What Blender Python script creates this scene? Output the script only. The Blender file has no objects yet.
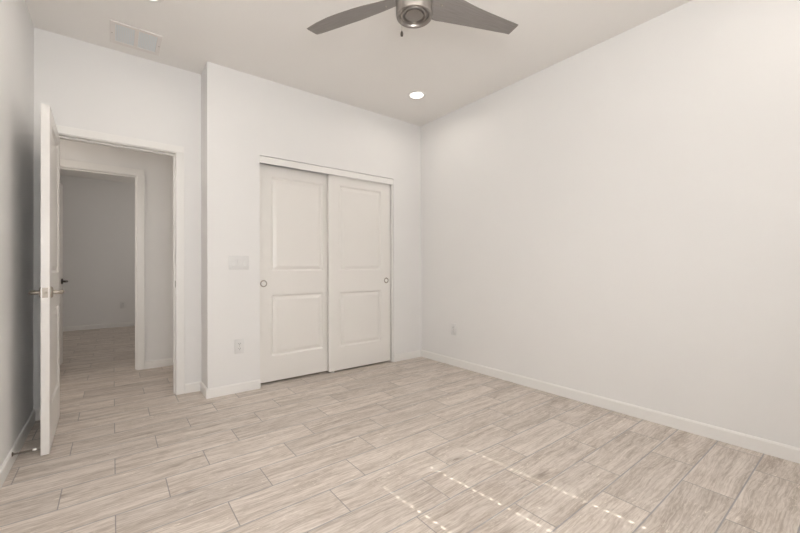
import bpy, bmesh, math, random
from mathutils import Vector, Matrix
random.seed(4)
S = bpy.context.scene
COL = S.collection
PI = math.pi

# ------------------------------------------------------------------ measures (metres)
H = 2.848                      # ceiling
XL, XR = -0.455, 3.017         # left / right wall faces
YB = -0.5                      # wall behind the camera
YC = 3.468                     # closet wall
YD = 3.738                     # wall with the entry door
XC = 0.629                     # outside corner between them
YH = 4.92                      # far wall of the hall
YF = 8.80                      # far wall of the room beyond
SUN_EL = math.radians(46.8)

# ------------------------------------------------------------------ camera
F = Vector((0.61193103, 0.79089569, 0.00494135))
R = Vector((0.79091113, -0.61191857, -0.00390549))
U = Vector((0.00006513, -0.00629806, 0.99998016))
cd = bpy.data.cameras.new('camera')
cd.sensor_fit = 'HORIZONTAL'; cd.sensor_width = 36.0
cd.lens = 370.739 / 800 * 36.0
cd.clip_start = 0.02; cd.clip_end = 100
cam = bpy.data.objects.new('camera', cd); COL.objects.link(cam)
m = Matrix((R, U, -F)).transposed().to_4x4(); m.translation = (0, 0, 1.09)
cam.matrix_world = m
S.camera = cam

# ------------------------------------------------------------------ world, sun, daylight and added fill lamps, exposure
w = bpy.data.worlds.new('world'); S.world = w; w.use_nodes = True
nt = w.node_tree; bg = nt.nodes['Background']
sky = nt.nodes.new('ShaderNodeTexSky'); sky.sky_type = 'NISHITA'
sky.sun_disc = False; sky.sun_elevation = SUN_EL; sky.sun_rotation = math.radians(180)
nt.links.new(sky.outputs[0], bg.inputs[0]); bg.inputs[1].default_value = 0.25

sun = bpy.data.lights.new('sun', 'SUN'); sun.energy = 27.0; sun.angle = math.radians(0.25); sun.color = (1.0, 0.95, 0.88)
so = bpy.data.objects.new('sun', sun); COL.objects.link(so)
sd = Vector((-0.082, 1.0, -math.tan(SUN_EL)))
so.rotation_euler = sd.to_track_quat('-Z', 'Y').to_euler(); so.location = (1.6, -4, 5)

def area(name, loc, rot, sx, sy, power, col, shape='RECTANGLE', spread=180):
    l = bpy.data.lights.new(name, 'AREA'); l.shape = shape; l.size = sx
    if shape in ('RECTANGLE', 'ELLIPSE'): l.size_y = sy
    l.energy = power; l.color = col; l.spread = math.radians(spread)
    o = bpy.data.objects.new(name, l); COL.objects.link(o); o.location = loc; o.rotation_euler = rot
    return o
area('daylight_standin', (1.54, YB + 0.06, 1.52), (math.radians(100), 0, 0), 0.94, 1.14, 3.4, (0.97, 0.98, 1.0))
area('daylight_standin', (0.17, YB + 0.06, 1.52), (math.radians(100), 0, 0), 0.90, 1.14, 29.8, (0.97, 0.98, 1.0))  # added fill lamp, set at a made-up second window
area('ceiling_fill', (0.45, 0.22, 1.92), (math.radians(180), 0, 0), 0.6, 0.5, 27.4, (1.0, 0.97, 0.93))  # unseen lamp aimed upward, added to brighten the ceiling
area('camera_fill', (-0.12, -0.30, 1.40), (math.radians(92), 0, math.radians(-15)), 0.35, 0.35, 6.2, (1.0, 0.955, 0.90))  # fill lamp added beside the camera to even out the room
area('hall_fill', (-1.3, 4.40, 1.7), (math.radians(90), 0, math.radians(-90)), 0.8, 1.6, 7.5, (1.0, 0.90, 0.80))  # added fill for the dim hall, no real source here
area('far_room_fill', (1.95, 7.4, 1.6), (math.radians(112), 0, math.radians(90)), 1.2, 1.2, 16.9, (1.0, 0.94, 0.88))  # out-of-view lamp added to lift the far room

S.view_settings.view_transform = 'Standard'; S.view_settings.look = 'None'
S.view_settings.gamma = 1.0; S.view_settings.use_curve_mapping = False
S.view_settings.exposure = -0.03

# ------------------------------------------------------------------ materials
def mat(name, col, rough=0.5, metal=0.0, spec=0.5, bump=None, bump_scale=200, vary=0.0, vscale=3.0):
    m_ = bpy.data.materials.new(name); m_.use_nodes = True
    n = m_.node_tree.nodes; L = m_.node_tree.links; b = n['Principled BSDF']
    b.inputs['Base Color'].default_value = (*col, 1); b.inputs['Roughness'].default_value = rough
    b.inputs['Metallic'].default_value = metal; b.inputs['Specular IOR Level'].default_value = spec
    tc = n.new('ShaderNodeTexCoord')
    if vary:
        nz = n.new('ShaderNodeTexNoise'); nz.inputs['Scale'].default_value = vscale; nz.inputs['Detail'].default_value = 3
        L.new(tc.outputs['Object'], nz.inputs['Vector'])
        mx = n.new('ShaderNodeMix'); mx.data_type = 'RGBA'
        mx.inputs[6].default_value = (*[c * (1 - vary) for c in col], 1); mx.inputs[7].default_value = (*[min(1, c * (1 + vary)) for c in col], 1)
        L.new(nz.outputs['Fac'], mx.inputs[0]); L.new(mx.outputs[2], b.inputs['Base Color'])
    if bump:
        nz = n.new('ShaderNodeTexNoise'); nz.inputs['Scale'].default_value = bump_scale; nz.inputs['Detail'].default_value = 2
        L.new(tc.outputs['Object'], nz.inputs['Vector'])
        bp = n.new('ShaderNodeBump'); bp.inputs['Strength'].default_value = bump; bp.inputs['Distance'].default_value = 0.001
        L.new(nz.outputs['Fac'], bp.inputs['Height']); L.new(bp.outputs[0], b.inputs['Normal'])
    return m_

M_wall = mat('wall_paint', (0.862, 0.852, 0.839), 0.55, bump=0.25, bump_scale=160, vary=0.01)
M_ceil = mat('ceiling_paint', (0.90, 0.875, 0.845), 0.8, bump=0.3, bump_scale=140, vary=0.01)
M_trim = mat('trim_enamel', (0.90, 0.885, 0.86), 0.35, bump=0.05, vary=0.01)
M_door = mat('door_enamel', (0.86, 0.835, 0.80), 0.3, bump=0.05, vary=0.01)
M_nick = mat('brushed_nickel', (0.40, 0.36, 0.315), 0.45, 1.0, bump=0.1, bump_scale=500)
M_fan = mat('fan_nickel', (0.37, 0.345, 0.325), 0.30, 1.0, bump=0.08, bump_scale=400)
M_dark = mat('dark_bronze', (0.10, 0.085, 0.075), 0.4, 0.9, vary=0.1)
M_spring = mat('spring_steel', (0.22, 0.19, 0.165), 0.45, 0.8, vary=0.1)
M_slot = mat('dark_slot', (0.03, 0.028, 0.027), 0.7, vary=0.1)
M_plate = mat('plastic_plate', (0.80, 0.795, 0.785), 0.28, bump=0.02)
M_vent = mat('vent_enamel', (0.84, 0.80, 0.77), 0.45, bump=0.05)
M_filter = mat('filter_mesh', (0.80, 0.84, 0.86), 0.8, bump=0.4, bump_scale=600)
M_rubber = mat('white_rubber', (0.85, 0.83, 0.80), 0.5, bump=0.05)
M_slat = mat('blind_slat_white', (0.80, 0.79, 0.77), 0.5, bump=0.05)

def blade_mat():
    m_ = bpy.data.materials.new('fan_blade_grey'); m_.use_nodes = True
    n = m_.node_tree.nodes; L = m_.node_tree.links; b = n['Principled BSDF']
    tc = n.new('ShaderNodeTexCoord'); mp = n.new('ShaderNodeMapping'); mp.inputs['Scale'].default_value = (3, 60, 3)
    nz = n.new('ShaderNodeTexNoise'); nz.inputs['Scale'].default_value = 3; nz.inputs['Detail'].default_value = 4
    cr = n.new('ShaderNodeValToRGB')
    cr.color_ramp.elements[0].color = (0.25, 0.228, 0.215, 1); cr.color_ramp.elements[1].color = (0.30, 0.278, 0.265, 1)
    cr.color_ramp.elements[0].position = 0.3; cr.color_ramp.elements[1].position = 0.7
    L.new(tc.outputs['Object'], mp.inputs[0]); L.new(mp.outputs[0], nz.inputs['Vector']); L.new(nz.outputs['Fac'], cr.inputs[0])
    L.new(cr.outputs[0], b.inputs['Base Color']); b.inputs['Roughness'].default_value = 0.42; b.inputs['Metallic'].default_value = 0.25
    return m_
M_blade = blade_mat()

def lamp_mat():
    m_ = bpy.data.materials.new('lamp_lens'); m_.use_nodes = True
    n = m_.node_tree.nodes; L = m_.node_tree.links; b = n['Principled BSDF']
    b.inputs['Base Color'].default_value = (0.9, 0.88, 0.84, 1)
    b.inputs['Emission Color'].default_value = (1.0, 0.96, 0.90, 1); b.inputs['Emission Strength'].default_value = 3.0
    tc = n.new('ShaderNodeTexCoord'); nz = n.new('ShaderNodeTexNoise'); nz.inputs['Scale'].default_value = 300
    bp = n.new('ShaderNodeBump'); bp.inputs['Strength'].default_value = 0.1; bp.inputs['Distance'].default_value = 0.001
    L.new(tc.outputs['Object'], nz.inputs['Vector']); L.new(nz.outputs['Fac'], bp.inputs['Height']); L.new(bp.outputs[0], b.inputs['Normal'])
    return m_
M_lamp = lamp_mat()

def glass_mat():
    m_ = bpy.data.materials.new('window_glass'); m_.use_nodes = True
    n = m_.node_tree.nodes; L = m_.node_tree.links
    out = n['Material Output']; n.remove(n['Principled BSDF'])
    t = n.new('ShaderNodeBsdfTransparent'); g = n.new('ShaderNodeBsdfGlossy'); g.inputs['Roughness'].default_value = 0.02
    mx = n.new('ShaderNodeMixShader'); mx.inputs[0].default_value = 0.06
    t.inputs[0].default_value = (0.50, 0.50, 0.49, 1)      # grey tint added to dim the strong sun lamp
    L.new(t.outputs[0], mx.inputs[1]); L.new(g.outputs[0], mx.inputs[2]); L.new(mx.outputs[0], out.inputs[0])
    return m_
M_glass = glass_mat()

def floor_mat():
    m_ = bpy.data.materials.new('wood_look_plank_tile'); m_.use_nodes = True
    n = m_.node_tree.nodes; L = m_.node_tree.links; b = n['Principled BSDF']
    def link(v, s):
        if hasattr(v, 'links') or hasattr(v, 'is_linked'): L.new(v, s)
        else: s.default_value = v
    def ma(op, a, b_=None, c=None, clamp=False):
        x = n.new('ShaderNodeMath'); x.operation = op; x.use_clamp = clamp
        link(a, x.inputs[0])
        if b_ is not None: link(b_, x.inputs[1])
        if c is not None: link(c, x.inputs[2])
        return x.outputs[0]
    def mix(f, a, c, bt='MIX'):
        x = n.new('ShaderNodeMix'); x.data_type = 'RGBA'; x.blend_type = bt
        link(f, x.inputs[0])
        for s, v in ((x.inputs[6], a), (x.inputs[7], c)):
            if isinstance(v, tuple): s.default_value = (*v, 1)
            else: L.new(v, s)
        return x.outputs[2]
    def comb(x_, y_, z_):
        c = n.new('ShaderNodeCombineXYZ'); link(x_, c.inputs[0]); link(y_, c.inputs[1]); link(z_, c.inputs[2]); return c.outputs[0]
    def noise(v, sc, det=3, rough=0.5, dist=0.0):
        x = n.new('ShaderNodeTexNoise'); L.new(v, x.inputs['Vector']); x.inputs['Scale'].default_value = sc
        x.inputs['Detail'].default_value = det; x.inputs['Roughness'].default_value = rough; x.inputs['Distortion'].default_value = dist
        return x.outputs['Fac']
    def ramp(v, a, c, lo=0.0, hi=1.0):
        x = n.new('ShaderNodeMapRange'); x.interpolation_type = 'SMOOTHSTEP'; L.new(v, x.inputs[0])
        x.inputs[1].default_value = a; x.inputs[2].default_value = c; x.inputs[3].default_value = lo; x.inputs[4].default_value = hi
        return x.outputs[0]
    geo = n.new('ShaderNodeNewGeometry'); sp = n.new('ShaderNodeSeparateXYZ'); L.new(geo.outputs['Position'], sp.inputs[0])
    X, Y = sp.outputs[0], sp.outputs[1]
    W, P = 0.2077, 0.6265
    ry = ma('DIVIDE', ma('SUBTRACT', Y, 0.418), W)
    row = ma('FLOOR', ry); fy = ma('SUBTRACT', ry, row)
    sh = ma('MODULO', ma('ADD', row, 29.0), 3.0)                 # row 1 -> 0
    rx = ma('DIVIDE', ma('SUBTRACT', ma('SUBTRACT', X, 0.008), ma('MULTIPLY', sh, 0.2088)), P)
    cx = ma('FLOOR', rx); fx = ma('SUBTRACT', rx, cx)
    ex = ma('MULTIPLY', ma('MINIMUM', fx, ma('SUBTRACT', 1.0, fx)), P)
    ey = ma('MULTIPLY', ma('MINIMUM', fy, ma('SUBTRACT', 1.0, fy)), W)
    gx = ramp(ex, 0.0016, 0.0030, 1.0, 0.0)
    gy = ramp(ey, 0.0022, 0.0036, 1.0, 0.0)
    wn = n.new('ShaderNodeTexWhiteNoise'); wn.noise_dimensions = '3D'; L.new(comb(cx, row, 3.3), wn.inputs['Vector'])
    rnd = wn.outputs['Value']; rc = n.new('ShaderNodeSeparateColor'); L.new(wn.outputs['Color'], rc.inputs[0])
    ox = ma('MULTIPLY', rc.outputs[0], 40.0); oy = ma('MULTIPLY', rc.outputs[1], 40.0)
    px = ma('ADD', X, ox); py = ma('ADD', Y, oy)
    # warped coordinates make the grain wander
    wob = noise(comb(ma('MULTIPLY', px, 2.2), ma('MULTIPLY', py, 4.0), rnd), 1.0, 2)
    pyw = ma('ADD', py, ma('MULTIPLY', ma('SUBTRACT', wob, 0.5), 0.07))
    g1 = noise(comb(ma('MULTIPLY', px, 1.5), ma('MULTIPLY', pyw, 26.0), rnd), 1.0, 5, 0.62, 0.25)     # broad streaks
    g2 = noise(comb(ma('MULTIPLY', px, 13.0), ma('MULTIPLY', pyw, 130.0), rnd), 1.0, 3, 0.65, 0.8)          # fine grain
    g3 = noise(comb(ma('MULTIPLY', px, 3.0), ma('MULTIPLY', py, 7.0), rnd), 1.0, 3, 0.6, 0.6)       # blotches
    # cathedral figure: rings round a stretched centre
    wv = n.new('ShaderNodeTexWave'); wv.wave_type = 'BANDS'; wv.bands_direction = 'Y'
    L.new(comb(ma('MULTIPLY', px, 0.9), ma('MULTIPLY', pyw, 9.0), 0.0), wv.inputs['Vector'])
    wv.inputs['Scale'].default_value = 2.1; wv.inputs['Distortion'].default_value = 9.0; wv.inputs['Detail'].default_value = 3.0
    wv.inputs['Detail Scale'].default_value = 1.2; wv.inputs['Detail Roughness'].default_value = 0.6
    # knots: sparse cells
    vo = n.new('ShaderNodeTexVoronoi'); vo.feature = 'F1'; vo.inputs['Scale'].default_value = 1.0
    L.new(comb(ma('MULTIPLY', px, 2.6), ma('MULTIPLY', py, 7.5), rnd), vo.inputs['Vector'])
    kd = ma('ADD', vo.outputs['Distance'], ma('MULTIPLY', ma('SUBTRACT', g2, 0.5), 0.22))
    kn = ma('ADD', ramp(kd, 0.02, 0.30, 0.55, 0.0), ramp(kd, 0.02, 0.10, 0.45, 0.0))
    kc = n.new('ShaderNodeSeparateColor'); L.new(vo.outputs['Color'], kc.inputs[0])
    kn = ma('MULTIPLY', kn, ramp(kc.outputs[0], 0.66, 0.75))
    base = mix(ramp(g1, 0.26, 0.66), (0.385, 0.325, 0.278), (0.645, 0.58, 0.525))
    base = mix(ma('MULTIPLY', ramp(g3, 0.40, 0.68), 0.42), base, (0.375, 0.31, 0.255))
    base = mix(ma('MULTIPLY', ramp(g2, 0.44, 0.60), 0.38), base, (0.73, 0.675, 0.62))
    base = mix(ma('MULTIPLY', ramp(wv.outputs['Fac'], 0.70, 0.98), 0.22), base, (0.32, 0.25, 0.195))
    base = mix(ma('MULTIPLY', kn, 0.72), base, (0.20, 0.155, 0.125))
    base = mix(ma('MULTIPLY', ramp(g2, 0.46, 0.32), 0.34), base, (0.30, 0.245, 0.20))
    # dark brown streaks lying along the grain on some planks
    dk = noise(comb(ma('MULTIPLY', px, 3.2), ma('MULTIPLY', pyw, 24.0), ma('ADD', rnd, 5.0)), 1.0, 3, 0.6, 0.4)
    dk = ma('MULTIPLY', ramp(dk, 0.60, 0.74), ramp(rc.outputs[1], 0.25, 0.6))
    base = mix(ma('MULTIPLY', dk, 0.62), base, (0.27, 0.215, 0.17))
    # pale wire-brushed flecks
    fl = noise(comb(ma('MULTIPLY', px, 30.0), ma('MULTIPLY', pyw, 110.0), rnd), 1.0, 2, 0.6, 1.0)
    pt = noise(comb(ma('MULTIPLY', px, 5.0), ma('MULTIPLY', py, 11.0), rnd), 1.0, 2)
    base = mix(ma('MULTIPLY', ma('MULTIPLY', ramp(fl, 0.60, 0.68), ramp(pt, 0.50, 0.62)), 0.7), base, (0.80, 0.74, 0.66))
    # each plank its own shade
    hsv = n.new('ShaderNodeHueSaturation'); L.new(base, hsv.inputs['Color'])
    L.new(ma('ADD', 1.10, ma('MULTIPLY', rc.outputs[2], 0.14)), hsv.inputs['Value']); hsv.inputs['Saturation'].default_value = 1.0
    base = hsv.outputs[0]
    base = mix(ma('MULTIPLY', gx, 0.80), base, (0.27, 0.25, 0.24))
    base = mix(ma('MULTIPLY', gy, 0.85), base, (0.335, 0.33, 0.34))
    L.new(base, b.inputs['Base Color'])
    L.new(ramp(g2, 0.2, 0.8, 0.50, 0.36), b.inputs['Roughness']); b.inputs['Specular IOR Level'].default_value = 0.45
    bp = n.new('ShaderNodeBump'); bp.inputs['Strength'].default_value = 0.5; bp.inputs['Distance'].default_value = 0.0015
    hgt = ma('SUBTRACT', ma('MULTIPLY', g2, 0.35), ma('MAXIMUM', gx, gy))
    L.new(hgt, bp.inputs['Height']); L.new(bp.outputs[0], b.inputs['Normal'])
    return m_
M_floor = floor_mat()

# ------------------------------------------------------------------ helpers
def box(bm, x0, x1, y0, y1, z0, z1, bevel=0.0, seg=2):
    r = bmesh.ops.create_cube(bm, size=1.0)
    for v in r['verts']:
        v.co = Vector(((x0 + x1) / 2 + v.co.x * (x1 - x0), (y0 + y1) / 2 + v.co.y * (y1 - y0), (z0 + z1) / 2 + v.co.z * (z1 - z0)))
    if bevel:
        es = list({e for v in r['verts'] for e in v.link_edges})
        bmesh.ops.bevel(bm, geom=es, offset=bevel, segments=seg, profile=0.5, affect='EDGES')

def lathe(bm, prof, mtx=Matrix(), n=40, cap0=True, cap1=True):
    rings = []
    for r, z in prof:
        if r < 1e-6:
            rings.append([bm.verts.new(mtx @ Vector((0, 0, z)))])
        else:
            rings.append([bm.verts.new(mtx @ Vector((r * math.cos(2 * PI * i / n), r * math.sin(2 * PI * i / n), z))) for i in range(n)])
    for a, c in zip(rings, rings[1:]):
        for i in range(n):
            j = (i + 1) % n
            if len(a) == 1 and len(c) == 1: continue
            if len(a) == 1: bm.faces.new((a[0], c[j], c[i]))
            elif len(c) == 1: bm.faces.new((a[i], a[j], c[0]))
            else: bm.faces.new((a[i], a[j], c[j], c[i]))
    if cap0 and len(rings[0]) > 1: bm.faces.new(list(reversed(rings[0])))
    if cap1 and len(rings[-1]) > 1: bm.faces.new(rings[-1])

def tube(bm, pts, r, n=12, radii=None):
    pts = [Vector(p) for p in pts]; rings = []
    for i, p in enumerate(pts):
        d = (pts[min(i + 1, len(pts) - 1)] - pts[max(i - 1, 0)]).normalized()
        up = Vector((0, 0, 1)) if abs(d.z) < 0.9 else Vector((1, 0, 0))
        a = d.cross(up).normalized(); c = d.cross(a); rr = radii[i] if radii else r
        rings.append([bm.verts.new(p + (a * math.cos(2 * PI * k / n) + c * math.sin(2 * PI * k / n)) * rr) for k in range(n)])
    for a, c in zip(rings, rings[1:]):
        for k in range(n): bm.faces.new((a[k], a[(k + 1) % n], c[(k + 1) % n], c[k]))
    bm.faces.new(list(reversed(rings[0]))); bm.faces.new(rings[-1])

def along(axis, loc):
    """matrix whose local z runs along axis"""
    q_ = Vector(axis).to_track_quat('Z', 'Y').to_matrix().to_4x4(); q_.translation = loc; return q_

def obj(name, bm, mt, parent=None, smooth=None, recalc=True):
    if recalc: bmesh.ops.recalc_face_normals(bm, faces=bm.faces)
    me = bpy.data.meshes.new(name); bm.to_mesh(me); bm.free(); me.materials.append(mt)
    if smooth is not None:
        me.polygons.foreach_set('use_smooth', [True] * len(me.polygons))
        me.set_sharp_from_angle(angle=math.radians(smooth))
    o = bpy.data.objects.new(name, me); COL.objects.link(o)
    if parent: o.parent = parent
    return o

def tag(o, label, cat=None, group=None, kind=None):
    o['label'] = label
    if cat: o['category'] = cat
    if group: o['group'] = group
    if kind: o['kind'] = kind
    return o

def thing(name, loc, label, cat, group=None, kind=None, rotz=0.0):
    o = bpy.data.objects.new(name, None); o.empty_display_size = 0.1; COL.objects.link(o)
    o.location = loc; o.rotation_euler = (0, 0, rotz)
    return tag(o, label, cat, group, kind)

def boxes(name, mt, lst, parent=None, bevel=0.0, smooth=None):
    bm = bmesh.new()
    for b_ in lst: box(bm, *b_, bevel=bevel)
    return obj(name, bm, mt, parent, smooth)

def structure(name, mt, lst, label, cat, bevel=0.0):
    return tag(boxes(name, mt, lst, bevel=bevel), label, cat, kind='structure')

# ------------------------------------------------------------------ the room
T = 0.13
YDB = YD + T                       # hall side of the entry wall
OX0, OX1, OZ = -0.335, 0.43, 2.10  # entry opening
CX0, CX1, CZ = 1.062, 2.590, 2.135 # closet opening
HX0, HX1, HZ = -0.565, 0.20, 2.105 # opening across the hall
WX0, WX1, WZ0, WZ1 = 1.055, 2.025, 0.92, 2.32
VX0, VX1 = -0.30, 0.64  # opening of the added second window
HL, HR = -1.45, 0.72               # hall ends
FL_, FR_ = -1.45, 2.05             # far room

structure('floor', M_floor, [(-1.7, 3.3, -0.8, 9.1, -0.12, 0.0)], 'light taupe wood-look plank tile floor with staggered grey grout joints', 'floor')
structure('ceiling', M_ceil, [(XL - 0.14, XR + 0.14, YB - 0.15, YD + T, H, H + 0.12)], 'smooth off-white ceiling over the bedroom', 'ceiling')
structure('ceiling_hall', M_ceil, [(-1.6, 2.2, YDB, YF + 0.2, 2.75, 2.85)], 'plain ceiling over the hall and far room', 'ceiling')
structure('wall_left', M_wall, [(XL - T, XL, YB - T, YD, 0, H)], 'off-white left wall running beside the open door', 'wall')
structure('wall_right', M_wall, [(XR, XR + T, YB - T, 4.1, 0, H)], 'long blank off-white wall on the right', 'wall')
structure('wall_back', M_wall, [(XL, VX0, YB - T, YB, 0, H), (VX1, WX0, YB - T, YB, 0, H), (VX0, VX1, YB - T, YB, 0, WZ0), (VX0, VX1, YB - T, YB, WZ1, H), (WX1, XR, YB - T, YB, 0, H), (WX0, WX1, YB - T, YB, 0, WZ0), (WX0, WX1, YB - T, YB, WZ1, H)],
          'off-white wall with a window and an added second window behind the viewer', 'wall')
structure('wall_front', M_wall, [(XC, CX0, YC, YC + 0.11, 0, H), (CX1, XR, YC, YC + 0.11, 0, H), (CX0, CX1, YC, YC + 0.11, CZ, H), (XC, XC + 0.11, YC + 0.11, YDB, 0, H)],
          'off-white wall around the sliding closet doors, projecting at its left corner', 'wall')
structure('wall_entry', M_wall, [(XL - T, OX0 - 0.02, YD, YDB, 0, H), (OX1 + 0.02, XC, YD, YDB, 0, H), (OX0 - 0.02, OX1 + 0.02, YD, YDB, OZ + 0.02, H)],
          'recessed off-white wall around the open doorway', 'wall')
structure('wall_closet', M_wall, [(XC + 0.11, XR, 4.05, 4.13, 0, 2.7)], 'closet back wall behind the sliding doors', 'wall')
structure('wall_hall', M_wall, [(HL, HX0 - 0.02, YH, YH + 0.12, 0, 2.75), (HX1 + 0.02, FR_, YH, YH + 0.12, 0, 2.75), (HX0 - 0.02, HX1 + 0.02, YH, YH + 0.12, HZ + 0.02, 2.75)],
          'shaded beige hall wall seen through the doorway', 'wall')
structure('wall_hall_end', M_wall, [(HL - 0.12, HL, YDB, YF, 0, 2.75), (XC + 0.11, XC + 0.23, 4.13, YH, 0, 2.75), (HL, XL - T, YDB - 0.01, YDB, 0, 2.75)], 'side walls of the hall out of direct light', 'wall')
structure('wall_far', M_wall, [(HL, FR_, YF, YF + 0.12, 0, 2.75), (FR_, FR_ + 0.12, YH, YF, 0, 2.75)], 'dim grey wall at the end of the far room', 'wall')

# baseboards --------------------------------------------------------
BH, BT = 0.082, 0.012
def baseboard(name, segs, label):
    """segs: (x0,y0,x1,y1,nx,ny) wall line and the side it faces"""
    bm = bmesh.new()
    for x0, y0, x1, y1, nx, ny in segs:
        prof = [(0, 0), (BT, 0), (BT, BH - 0.010), (BT - 0.005, BH), (0, BH)]
        A = [bm.verts.new((x0 + nx * p, y0 + ny * p, z)) for p, z in prof]
        B = [bm.verts.new((x1 + nx * p, y1 + ny * p, z)) for p, z in prof]
        for i in range(5): bm.faces.new((A[i], A[(i + 1) % 5], B[(i + 1) % 5], B[i]))
        bm.faces.new(A); bm.faces.new(list(reversed(B)))
    return tag(obj(name, bm, M_trim), label, 'baseboard', kind='structure')
baseboard('baseboard_left', [(XL, YB, XL, YD, 1, 0)], 'white baseboard along the left wall behind the open door')
baseboard('baseboard_right', [(XR, YB, XR, YC, -1, 0)], 'long white baseboard along the right wall')
baseboard('baseboard_front', [(XC - BT, YC, CX0 + 0.001, YC, 0, -1)], 'short white baseboard left of the closet doors')
baseboard('baseboard_front_right', [(CX1 - 0.001, YC, XR, YC, 0, -1)], 'short white baseboard between closet and right corner')
baseboard('baseboard_return', [(XC, YC, XC, YD, -1, 0)], 'white baseboard on the short return beside the doorway')
baseboard('baseboard_entry', [(0.498, YD, XC, YD, 0, -1), (XL, YD, -0.398, YD, 0, -1)], 'white baseboard stub at the doorway casing')
baseboard('baseboard_back', [(XL, YB, XR, YB, 0, 1)], 'white baseboard on the window wall')
baseboard('baseboard_hall', [(0.272, YH, XC + 0.11, YH, 0, -1), (HL, YH, -0.64, YH, 0, -1)], 'white baseboard of the hall wall beyond the doorway')
baseboard('baseboard_far', [(HL, YF, FR_, YF, 0, -1)], 'shaded baseboard at the end of the far room')

# entry casing and jamb ---------------------------------------------
def casing(name, x0, x1, zt, yf, yb, label, cw=0.062, both=True):
    t = thing(name, ((x0 + x1) / 2, yf, 0), label, 'door frame', kind='structure')
    ox, oy = (x0 + x1) / 2, yf
    def loc(l): return [(a - ox, b_ - ox, c - oy, d - oy, e, f) for a, b_, c, d, e, f in l]
    # jamb boards
    boxes('jamb', M_trim, loc([(x0 - 0.02, x0, yf - 0.004, yb + 0.004, 0, zt + 0.02), (x1, x1 + 0.02, yf - 0.004, yb + 0.004, 0, zt + 0.02), (x0, x1, yf - 0.004, yb + 0.004, zt, zt + 0.02)]), t, bevel=0.001)
    ym = yf + 0.045
    boxes('door_stop_strip', M_trim, loc([(x0, x0 + 0.011, ym, ym + 0.034, 0, zt), (x1 - 0.011, x1, ym, ym + 0.034, 0, zt), (x0 + 0.011, x1 - 0.011, ym, ym + 0.034, zt - 0.011, zt)]), t, bevel=0.001)
    for (ya, yb2) in ([(yf - 0.014, yf)] + ([(yb, yb + 0.014)] if both else [])):
        r = 0.005
        boxes('casing_board', M_trim, loc([(x0 - r - cw, x0 - r, ya, yb2, 0, zt + r), (x1 + r, x1 + r + cw, ya, yb2, 0, zt + r), (x0 - r - cw, x1 + r + cw, ya, yb2, zt + r, zt + r + cw)]), t, bevel=0.003)
    return t
tr1 = casing('trim_1', OX0, OX1, OZ, YD, YDB, 'white painted casing and jamb around the entry doorway', cw=0.058)
sp_ = boxes('strike_plate', M_nick, [(-0.0012, 0.0005, -0.014, 0.014, -0.029, 0.029)], tr1, bevel=0.0004)
sp_.location = (OX1 - (OX0 + OX1) / 2, 0.022, 0.96); sp_['label'] = 'small nickel strike plate on the right jamb'
tr2 = casing('trim_2', HX0, HX1, HZ, YH, YH + 0.12, 'shaded white casing around the doorway across the hall', cw=0.066)

# closet trim -------------------------------------------------------
t3 = thing('trim_3', ((CX0 + CX1) / 2, YC, 0), 'white header board and side jamb framing the closet doors', 'closet trim', kind='structure')
ox = (CX0 + CX1) / 2
boxes('header_board', M_trim, [(CX0 + 0.0005 - ox, CX1 - 0.0025 - ox, 0.0, 0.014, 2.066, CZ - 0.005)], t3, bevel=0.002)
boxes('side_jamb', M_trim, [(CX1 - 0.020 - ox, CX1 - 0.0035 - ox, 0.006, 0.108, 0, 2.066), (CX0 + 0.0002 - ox, CX0 + 0.003 - ox, 0.012, 0.108, 0, 2.066)], t3, bevel=0.0015)
boxes('sliding_track', M_nick, [(CX0 + 0.002 - ox, CX1 - 0.002 - ox, 0.016, 0.105, 2.105, 2.125)], t3)

# ------------------------------------------------------------------ panel doors
def panel_door(root, wd, ht, th, panels, leafname='door_leaf', x0=0.0, y0=0.0, z0=0.0):
    """door leaf in local coordinates: x along width, y thickness (front = -y), two moulded panels"""
    bm = bmesh.new()
    px0, px1 = panels[0][0], panels[0][1]
    zs = sorted([(p[2], p[3]) for p in panels])
    g = 0.0008
    def bx(a, b_, c, d): box(bm, x0 + a, x0 + b_, y0, y0 + th, z0 + c, z0 + d)
    # outer shell as one frame: stiles then rails
    bx(0, px0, 0, ht); bx(px1, wd, 0, ht)
    bx(px0, px1, 0, zs[0][0]); bx(px0, px1, zs[0][1], zs[1][0]); bx(px0, px1, zs[1][1], ht)
    leaf = obj(leafname, bm, M_door, root)
    for a, b_, c, d in panels:
        bm = bmesh.new()
        for side in (0, 1):
            rings = []
            for off, dep in ((0, 0.0), (0.003, 0.0030), (0.012, 0.0100), (0.016, 0.0118), (0.020, 0.0118), (0.044, 0.0040), (0.050, 0.0025)):
                y = y0 + dep if side == 0 else y0 + th - dep
                rings.append([bm.verts.new((x0 + X_, y, z0 + Z_)) for X_, Z_ in ((a + off, c + off), (b_ - off, c + off), (b_ - off, d - off), (a + off, d - off))])
            for r0, r1 in zip(rings, rings[1:]):
                for i in range(4):
                    fv = (r0[i], r0[(i + 1) % 4], r1[(i + 1) % 4], r1[i])
                    bm.faces.new(fv if side == 0 else tuple(reversed(fv)))
            bm.faces.new(rings[-1] if side == 0 else list(reversed(rings[-1])))
        obj('raised_panel', bm, M_door, root, recalc=False)
    return leaf

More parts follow.
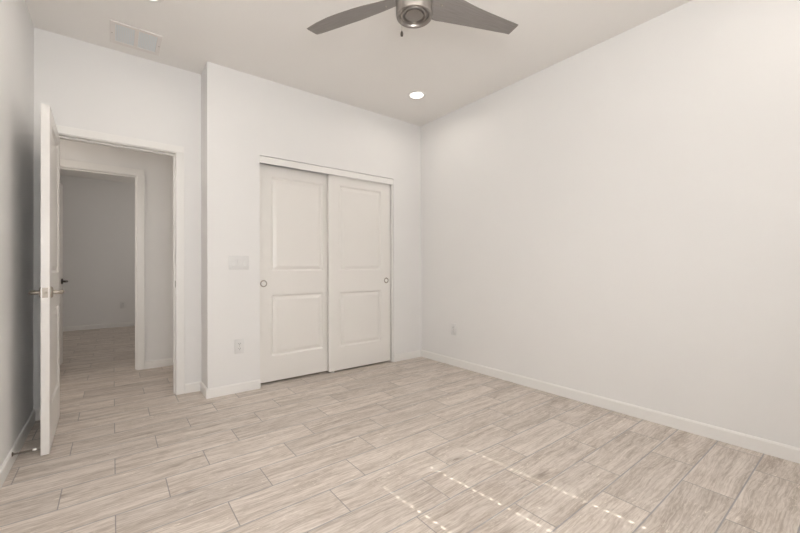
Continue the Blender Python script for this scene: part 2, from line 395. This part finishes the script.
# closet sliding doors
def closet_door(name, x0, yfront, wd, ht, zb, px0, px1, pullx, label):
    t = thing(name, (x0, yfront, 0), label, 'sliding door', 'sliding closet doors', kind='structure')
    panel_door(t, wd, ht, 0.034, [(px0 - x0, px1 - x0, 1.070 - zb, 1.972 - zb), (px0 - x0, px1 - x0, 0.262 - zb, 0.840 - zb)], z0=zb)
    mt = along((0, -1, 0), (pullx - x0, 0.0, 0.951))
    bm = bmesh.new()
    lathe(bm, [(0.0225, -0.004), (0.0225, 0.0022), (0.0255, 0.0036), (0.0300, 0.0032), (0.0330, 0.0006), (0.0330, -0.004)], mt, 40, False, False)
    p = obj('finger_pull', bm, M_nick, t, smooth=40); p['label'] = 'round nickel finger pull'
    bm = bmesh.new()
    lathe(bm, [(0.0, -0.0005), (0.018, -0.0003), (0.0225, 0.0015)], mt, 40, False, False)
    q2 = obj('pull_cup', bm, M_plate if pullx < 1.5 else M_nick, p, smooth=60)
    return t
closet_door('door_2', 1.068, YC + 0.078, 0.785, 2.055, 0.020, 1.195, 1.728, 1.120, 'left sliding closet door, set behind, with pull at its left edge')
closet_door('door_3', 1.772, YC + 0.030, 0.788, 2.055, 0.018, 1.898, 2.432, 2.505, 'right sliding closet door, in front, with pull at its right edge')
fg = boxes('floor_guide', M_rubber, [(1.800, 1.835, YC + 0.022, YC + 0.125, 0.0, 0.004), (1.812, 1.826, YC + 0.020, YC + 0.0285, 0.0, 0.022), (1.812, 1.826, YC + 0.066, YC + 0.076, 0.0, 0.022)], bevel=0.001)
tag(fg, 'small white plastic guide on the floor where the closet doors meet', 'door guide')

# hinged doors
def lever(root, x, z, side, face, direction, mt, mt2, rname='lever_handle'):
    """side -1/+1 : which face of the leaf (local y)"""
    bm = bmesh.new(); s = side
    A = along((0, s, 0), (x, face, z))
    lathe(bm, [(0.0, 0.0), (0.033, 0.0), (0.033, 0.005), (0.029, 0.010), (0.012, 0.012), (0.0, 0.012)], A, 32, False, False)
    ro = obj('rosette', bm, mt2, None, smooth=35)
    bm = bmesh.new()
    y = lambda d: face + s * d
    tube(bm, [(x, y(0.010), z), (x, y(0.026), z), (x, y(0.036), z), (x + direction * 0.006, y(0.043), z), (x + direction * 0.018, y(0.047), z),
              (x + direction * 0.060, y(0.048), z), (x + direction * 0.100, y(0.046), z), (x + direction * 0.118, y(0.044), z)], 0.009, 14,
         radii=[0.0125, 0.0120, 0.0120, 0.0125, 0.0125, 0.0115, 0.0110, 0.0100])
    le = obj(rname, bm, mt, root, smooth=50); ro.parent = le
    return le

def hinged_door(name, hinge, ang, wd, th, ht, mt, label, stop_knob=False, lever_z=0.955):
    """local x from the hinge to the latch, local +y = face seen from the room"""
    t = thing(name, hinge, label, 'door', kind='structure', rotz=ang)
    panel_door(t, wd, ht, th, [(0.125, wd - 0.125, 1.062, 1.972), (0.125, wd - 0.125, 0.250, 0.830)], y0=-th / 2, z0=0.010)
    for s in (1, -1):
        lever(t, wd - 0.062, lever_z, s, s * th / 2, -1, mt, mt)
    lp = boxes('latch_plate', M_nick, [(wd - 0.0005, wd + 0.0012, -0.0125, 0.0125, lever_z - 0.029, lever_z + 0.029)], t, bevel=0.0004)
    boxes('latch_bolt', M_nick, [(wd + 0.001, wd + 0.010, -0.006, 0.006, lever_z - 0.008, lever_z + 0.008)], lp, bevel=0.002)
    for z in (0.25, 1.05, 1.85):
        bm = bmesh.new()
        tube(bm, [(-0.006, -th / 2 - 0.004, z - 0.045), (-0.006, -th / 2 - 0.004, z + 0.045)], 0.006, 12)
        box(bm, -0.0012, 0.0005, -th / 2, th / 2 - 0.006, z - 0.045, z + 0.045)
        obj('hinge', bm, mt, t, smooth=40)
    return t
# leaf runs from the hinge (-0.341, 3.715) to the latch (-0.3145, 2.99)
hx, hy = -0.331, 3.7175
lx, ly = -0.3145, 2.985
ang = math.atan2(ly - hy, lx - hx)
hinged_door('door_1', (hx, hy, 0), ang, math.hypot(lx - hx, ly - hy), 0.038, 2.050, M_nick, 'open white two-panel door with nickel lever against the left wall')
# the door across the hall opens away into the far room
hinged_door('door_4', (-0.545, YH + 0.125, 0), math.radians(85.0), 0.755, 0.036, 2.060, M_dark, 'open white door with dark lever, partly seen through the doorway')

# ------------------------------------------------------------------ window and blind behind the camera (casts the dotted sun lines)
def window(name, a, b_, label):
    wi = thing(name, ((a + b_) / 2, YB - 0.08, WZ0), label, 'window', kind='structure')
    ww, wh = (b_ - a) / 2, WZ1 - WZ0
    boxes('window_frame', M_trim, [(-ww, -ww + 0.045, -0.04, 0.03, 0, wh), (ww - 0.045, ww, -0.04, 0.03, 0, wh), (-ww + 0.045, ww - 0.045, -0.04, 0.03, 0, 0.045), (-ww + 0.045, ww - 0.045, -0.04, 0.03, wh - 0.045, wh)], wi, bevel=0.002)
    boxes('window_pane', M_glass, [(-ww + 0.045, ww - 0.045, -0.012, -0.008, 0.045, wh - 0.045)], wi)
    boxes('window_sill', M_trim, [(-ww - 0.03, ww + 0.03, 0.081, 0.115, -0.02, -0.001)], wi, bevel=0.004)
window('window_1', WX0, WX1, 'white framed window behind the viewer nearer the right wall')
window('window_added', VX0, VX1, 'added white framed window for fill light, behind the viewer nearer the left wall')  # made-up window, added to go with the left fill lamp
wh = WZ1 - WZ0

def blind(cx_, half, ROUTE, label):
    bl = thing('window_blind', (cx_, YB + 0.030, WZ0), label, 'blind')
    bm = bmesh.new()
    pitch, sw, tilt = 0.050, 0.060, math.radians(72)
    tq = Matrix.Rotation(tilt, 4, 'X')
    z = 0.03
    hw, hl = 0.0060, 0.0115                      # half width / half length of the cord routes
    def sbox(a, b_, c, d):
        n0 = len(bm.verts)
        box(bm, a, b_, c, d, -0.0012, 0.0012)
        bm.verts.ensure_lookup_table()
        for v in bm.verts[n0:]:
            v.co = tq @ v.co; v.co.z += z
    while z < wh - 0.06:
        xs = [-half]
        for rx_ in ROUTE: xs += [rx_ - hw, rx_ + hw]
        xs.append(half)
        for i in range(0, len(xs), 2): sbox(xs[i], xs[i + 1], -sw / 2, sw / 2)
        for rx_ in ROUTE:
            sbox(rx_ - hw, rx_ + hw, -sw / 2, -hl); sbox(rx_ - hw, rx_ + hw, hl, sw / 2)
        z += pitch
    o = obj('blind_slats', bm, M_slat, bl); o['kind'] = 'stuff'
    boxes('head_rail', M_slat, [(-half - 0.003, half + 0.003, -0.028, 0.028, wh - 0.05, wh + 0.02)], bl, bevel=0.002)
blind(1.54, 0.48, (1.227 - 1.54, -0.002, 1.847 - 1.54), 'white slat blind closed over the window nearer the right wall, sun in its cord holes')
blind(0.17, 0.465, (), 'added white slat blind closed over the added window nearer the left wall')

# ------------------------------------------------------------------ ceiling fan
FC = Vector((1.28, 1.52, 0)); ZB = 2.58
fan = thing('ceiling_fan', (FC.x, FC.y, H), 'brushed nickel ceiling fan with three wide grey blades hanging from the ceiling', 'ceiling fan')
def fz(z_): return z_ - H
bm = bmesh.new()
lathe(bm, [(0.0, fz(2.455)), (0.0, fz(2.455))], n=8) if False else None
lathe(bm, [(0.0, fz(2.4460)), (0.040, fz(2.4460)), (0.0465, fz(2.4475)), (0.0490, fz(2.4560)), (0.0530, fz(2.4575)), (0.0570, fz(2.4540)), (0.0590, fz(2.4455)), (0.0660, fz(2.4440)), (0.0690, fz(2.4470)),
           (0.0715, fz(2.4530)), (0.0755, fz(2.4530)), (0.0785, fz(2.4440)), (0.0840, fz(2.4385)), (0.0910, fz(2.4370)), (0.0955, fz(2.4395)), (0.0975, fz(2.4460)), (0.0975, fz(2.5230)), (0.0950, fz(2.5260))], n=64, cap0=False, cap1=True)
mh = obj('lower_housing', bm, M_fan, fan, smooth=28); mh['label'] = 'ringed nickel lower cap'
bm = bmesh.new(); lathe(bm, [(0.078, fz(2.526)), (0.078, fz(2.585))], n=48)
obj('rotor', bm, M_slot, fan, smooth=40)['label'] = 'dark gap between the housings where the blades enter'
bm = bmesh.new()
lathe(bm, [(0.095, fz(2.585)), (0.104, fz(2.590)), (0.110, fz(2.600)), (0.110, fz(2.660)), (0.098, fz(2.690)), (0.060, fz(2.702)), (0.020, fz(2.706))], n=64)
obj('upper_housing', bm, M_fan, fan, smooth=35)
bm = bmesh.new(); lathe(bm, [(0.013, fz(2.700)), (0.013, fz(2.80))], n=20); obj('downrod', bm, M_fan, fan, smooth=40)
bm = bmesh.new(); lathe(bm, [(0.022, fz(2.775)), (0.050, fz(2.785)), (0.070, fz(2.815)), (0.074, fz(2.848))], n=48); obj('canopy', bm, M_fan, fan, smooth=40)
# blade: sections (distance, edge+ (v,w), edge- (v,w)), twisting towards the root
sec = [(0.090, (0.066, -0.046), (-0.045, 0.004)), (0.13, (0.080, -0.050), (-0.056, 0.007)), (0.20, (0.086, -0.044), (-0.063, 0.012)), (0.25, (0.085, -0.034), (-0.064, 0.013)),
       (0.30, (0.084, -0.026), (-0.063, 0.014)), (0.35, (0.082, -0.018), (-0.060, 0.013)), (0.40, (0.079, -0.011), (-0.058, 0.013)), (0.45, (0.0765, -0.004), (-0.056, 0.015)),
       (0.50, (0.073, 0.002), (-0.0545, 0.017)), (0.55, (0.069, 0.008), (-0.0535, 0.019)), (0.60, (0.063, 0.0125), (-0.0525, 0.0215)), (0.65, (0.057, 0.0165), (-0.051, 0.024)),
       (0.70, (0.048, 0.020), (-0.050, 0.027)), (0.738, (0.041, 0.021), (-0.047, 0.030))]
def blade_mesh():
    bm_ = bmesh.new(); ns = 8; th = 0.0035; rows = []
    for si, (u_, p, q_) in enumerate(sec):
        row = []
        for s_ in (1, -1):
            ring = []
            for i in range(ns + 1):
                t_ = i / ns
                v_ = p[0] + (q_[0] - p[0]) * t_; w_ = p[1] + (q_[1] - p[1]) * t_
                uu = u_ + (0.006 * (1 - t_) if si == len(sec) - 1 else 0)
                ed = 0.35 if i in (0, ns) else 1.0
                ring.append(bm_.verts.new((uu, v_, w_ + s_ * th * ed)))
            row.append(ring)
        rows.append(row)
    for a, c in zip(rows, rows[1:]):
        for i in range(ns):
            bm_.faces.new((a[0][i], c[0][i], c[0][i + 1], a[0][i + 1]))
            bm_.faces.new((a[1][i + 1], c[1][i + 1], c[1][i], a[1][i]))
        bm_.faces.new((a[0][0], a[1][0], c[1][0], c[0][0])); bm_.faces.new((a[0][ns], c[0][ns], c[1][ns], a[1][ns]))
    for r_ in (rows[0], rows[-1]):
        for i in range(ns): bm_.faces.new((r_[0][i], r_[0][i + 1], r_[1][i + 1], r_[1][i]))
    return bm_
def screw_mesh(u_, v_, w_):
    bm_ = bmesh.new()
    if True:
        nrm = Vector((0, -0.40, -0.92)).normalized()
        lathe(bm_, [(0.0, 0.006), (0.004, 0.0055), (0.0055, 0.003), (0.0055, -0.004)], along(nrm, (u_, v_, w_)), 12, False, True)
    return bm_
def arm_mesh():
    bm_ = bmesh.new()
    tube(bm_, [(0.060, 0.01, -0.020), (0.10, 0.012, -0.012), (0.155, 0.014, -0.006)], 0.012, 10, radii=[0.014, 0.012, 0.008])
    return bm_
b0 = a0 = s0 = None
for k in range(3):
    if k == 0:
        b0 = obj('blade', blade_mesh(), M_blade, fan, smooth=40)
        s0 = [obj('blade_screw', screw_mesh(*p_), M_nick, b0, smooth=40) for p_ in ((0.180, -0.004, -0.0150),)]; b = b0
    else:
        b = b0.copy(); COL.objects.link(b); b.parent = fan
        for q_ in s0:
            s_ = q_.copy(); COL.objects.link(s_); s_.parent = b
    b.location = (0, 0, fz(ZB)); b.rotation_euler = (0, 0, math.radians(-8 + 120 * k))
# pull chain with its weight
bm = bmesh.new()
cx_, cy_ = 0.103 * math.cos(math.radians(191)), 0.103 * math.sin(math.radians(191))
for i in range(44):
    lathe(bm, [(0.0, -0.0012), (0.0012, 0.0), (0.0, 0.0012)], Matrix.Translation((cx_, cy_, fz(2.5050 - 0.0043 * i))), 8, False, False)
tube(bm, [(0.095 * cx_ / 0.103, 0.095 * cy_ / 0.103, fz(2.509)), (cx_, cy_, fz(2.507)), (cx_, cy_, fz(2.314))], 0.0008, 6)
ch = obj('pull_chain', bm, M_nick, fan, smooth=60)
bm = bmesh.new()
lathe(bm, [(0.0, fz(2.316)), (0.003, fz(2.315)), (0.0065, fz(2.306)), (0.0075, fz(2.296)), (0.006, fz(2.289)), (0.0, fz(2.287))], Matrix.Translation((cx_, cy_, 0)), 16, False, False)
obj('chain_weight', bm, M_dark, ch, smooth=50)['label'] = 'small dark pendant on the pull chain'

# ------------------------------------------------------------------ recessed lights
def downlight(x, y, label, power):
    t = thing('recessed_light', (x, y, H), label, 'ceiling light', 'recessed ceiling lights')
    bm = bmesh.new()
    lathe(bm, [(0.094, 0.0), (0.094, -0.003), (0.090, -0.006), (0.072, -0.007), (0.067, -0.004), (0.067, 0.0)], n=48, cap0=False, cap1=False)
    obj('trim_ring', bm, M_rubber, t, smooth=50)
    bm = bmesh.new()
    lathe(bm, [(0.0, -0.0045), (0.05, -0.0043), (0.067, -0.0030)], n=48, cap0=False, cap1=False)
    obj('lens', bm, M_lamp, t, smooth=60)['label'] = 'glowing white lens'
    a = area('recessed_lamp', (x, y, H - 0.012), (0, 0, 0), 0.12, 0.12, power, (1.0, 0.93, 0.85), 'DISK', 170)
    return t
downlight(2.436, 2.860, 'glowing recessed light in the ceiling near the far right corner', 2.07)
downlight(0.170, 2.830, 'glowing recessed light cut by the top edge above the doorway', 2.07)
downlight(0.207, 0.150, 'recessed light in the ceiling above the viewer', 2.07)
downlight(2.436, 0.150, 'recessed light in the ceiling beside the right wall near the window', 1.48)

# ------------------------------------------------------------------ ceiling return grille
vt = thing('ceiling_vent', (0.139, 3.452, H), 'white two-bay air return grille in the ceiling above the doorway', 'ceiling vent')
vx, vy = 0.158, 0.158
fr = [(-vx, vx, -vy, -vy + 0.030, -0.008, 0), (-vx, vx, vy - 0.040, vy, -0.008, 0), (-vx, -vx + 0.032, -vy + 0.030, vy - 0.040, -0.008, 0), (vx - 0.032, vx, -vy + 0.030, vy - 0.040, -0.008, 0)]
boxes('vent_frame', M_vent, fr, vt, bevel=0.002)
boxes('center_bar', M_vent, [(-0.013, 0.013, -vy + 0.030, vy - 0.040, -0.0075, 0)], vt, bevel=0.001)
for s in (-1, 1):
    xa, xb = (-vx + 0.032, -0.013) if s < 0 else (0.013, vx - 0.032)
    lo = boxes('filter_panel', M_filter, [(xa, xb, -vy + 0.030, vy - 0.040, -0.0045, 0)], vt)
    bm = bmesh.new()
    x = xa + 0.007
    while x < xb - 0.003:
        box(bm, x - 0.0012, x + 0.0012, -vy + 0.030, vy - 0.040, -0.0065, -0.0045); x += 0.0105
    obj('louvers', bm, M_vent, lo)
for s in (-1, 1):
    bm = bmesh.new(); lathe(bm, [(0.004, 0.001), (0.004, -0.0015), (0.0, -0.0025)], Matrix.Translation((s * (vx - 0.012), 0, -0.008)), 12, False, False)
    obj('screw', bm, M_nick, vt, smooth=40)

# ------------------------------------------------------------------ switches and outlets
def slab(bm, w_, h_, d, r=0.004):
    """plate in the local xz plane, front at -y"""
    box(bm, -w_ / 2, w_ / 2, -d, 0, -h_ / 2, h_ / 2, bevel=r, seg=2)
def screw_bm(pts, y):
    bm = bmesh.new()
    for x, z in pts: lathe(bm, [(0.0032, -0.0005), (0.0030, 0.0008), (0.0, 0.0013)], along((0, -1, 0), (x, y, z)), 12, True, False)
    return bm
sw_ = thing('light_switch_plate', (0.880, YC, 1.146), 'white three-gang light switch plate left of the closet doors', 'light switch')
bm = bmesh.new(); slab(bm, 0.168, 0.120, 0.006, 0.0025); obj('plate', bm, M_plate, sw_, smooth=35)
for gx_ in (-0.048, 0.0, 0.048):
    if gx_ == 0.0:
        bm = bmesh.new()
        A = [(-0.0165, -0.034), (0.0165, -0.034), (0.0165, 0.034), (-0.0165, 0.034)]
        box(bm, -0.0165, 0.0165, -0.0075, -0.0055, -0.034, 0.034)
        n0 = len(bm.verts); box(bm, -0.0145, 0.0145, -0.0105, -0.007, -0.031, 0.031, bevel=0.0008); bm.verts.ensure_lookup_table()
        rt = Matrix.Translation((0, -0.008, 0)) @ Matrix.Rotation(math.radians(12), 4, 'X') @ Matrix.Translation((0, 0.008, 0))
        for v in bm.verts[n0:]: v.co = rt @ v.co
        o = obj('rocker_switch', bm, M_plate, sw_)
    else:
        bm = bmesh.new()
        box(bm, gx_ - 0.0165, gx_ + 0.0165, -0.0075, -0.0055, -0.034, 0.034, bevel=0.0006)
        n0 = len(bm.verts); box(bm, gx_ - 0.0145, gx_ + 0.0145, -0.0105, -0.007, -0.031, 0.031, bevel=0.0008); bm.verts.ensure_lookup_table()
        rt = Matrix.Translation((0, -0.008, 0)) @ Matrix.Rotation(math.radians(-13), 4, 'X') @ Matrix.Translation((0, 0.008, 0))
        for v in bm.verts[n0:]: v.co = rt @ v.co
        o = obj('rocker_switch', bm, M_plate, sw_)

def outlet(loc, rotz, label, sc=1.0):
    t = thing('wall_outlet', loc, label, 'electrical outlet', 'wall outlets', rotz=rotz)
    bm = bmesh.new(); slab(bm, 0.080, 0.128, 0.006, 0.0025); obj('plate', bm, M_plate, t, smooth=35)
    for z in (-0.0215, 0.0215):
        bm = bmesh.new(); box(bm, -0.0165, 0.0165, -0.0078, -0.0055, z - 0.0145, z + 0.0145, bevel=0.0008)
        r_ = obj('receptacle', bm, M_plate, t)
        bm = bmesh.new()
        for x_, hh in ((-0.0065, 0.0045), (0.0065, 0.0038)): box(bm, x_ - 0.0013, x_ + 0.0013, -0.0081, -0.0075, z + 0.003 - hh, z + 0.003 + hh)
        lathe(bm, [(0.0024, -0.0003), (0.0024, 0.0003)], along((0, -1, 0), (0, -0.0078, z - 0.0085)), 12)
        obj('slot', bm, M_slot, r_)
    obj('screw', screw_bm([(0, 0)], -0.006), M_nick, t)
    return t
outlet((0.883, YC, 0.408), 0.0, 'white duplex outlet low on the wall left of the closet')
outlet((XR, 2.920, 0.406), math.radians(-90), 'white outlet low on the long right wall')
outlet((0.148, YF, 0.414), 0.0, 'dim outlet on the far room wall seen through the doorway')

# ------------------------------------------------------------------ spring door stop
ds = thing('door_stop', (XL + BT, 2.944, 0.068), 'thin nickel spring door stop with white tip on the left baseboard', 'door stop')
bm = bmesh.new()
lathe(bm, [(0.0, 0.0), (0.012, 0.0), (0.012, 0.002), (0.006, 0.007), (0.0, 0.007)], along((1, 0, 0), (0, 0, 0)), 20, False, False)
obj('mounting_base', bm, M_dark, ds, smooth=40)
bm = bmesh.new()
pts = []; N = 240; turns = 20
for i in range(N + 1):
    t_ = i / N; a_ = 2 * PI * turns * t_; r_ = 0.0055 - 0.0015 * t_
    pts.append((0.005 + 0.078 * t_, r_ * math.cos(a_) + 0.004 * t_, r_ * math.sin(a_)))
tube(bm, pts, 0.0012, 6)
tube(bm, [(0.004, 0, 0), (0.086, 0.004, 0)], 0.0030, 8)
obj('spring', bm, M_spring, ds, smooth=60)
bm = bmesh.new(); lathe(bm, [(0.0, 0.081), (0.006, 0.081), (0.0075, 0.084), (0.0075, 0.092), (0.005, 0.097), (0.0, 0.098)], along((1, 0.05, 0), (0, 0, 0)), 16, False, False)
obj('bumper_tip', bm, M_rubber, ds, smooth=40)['label'] = 'white rubber tip'
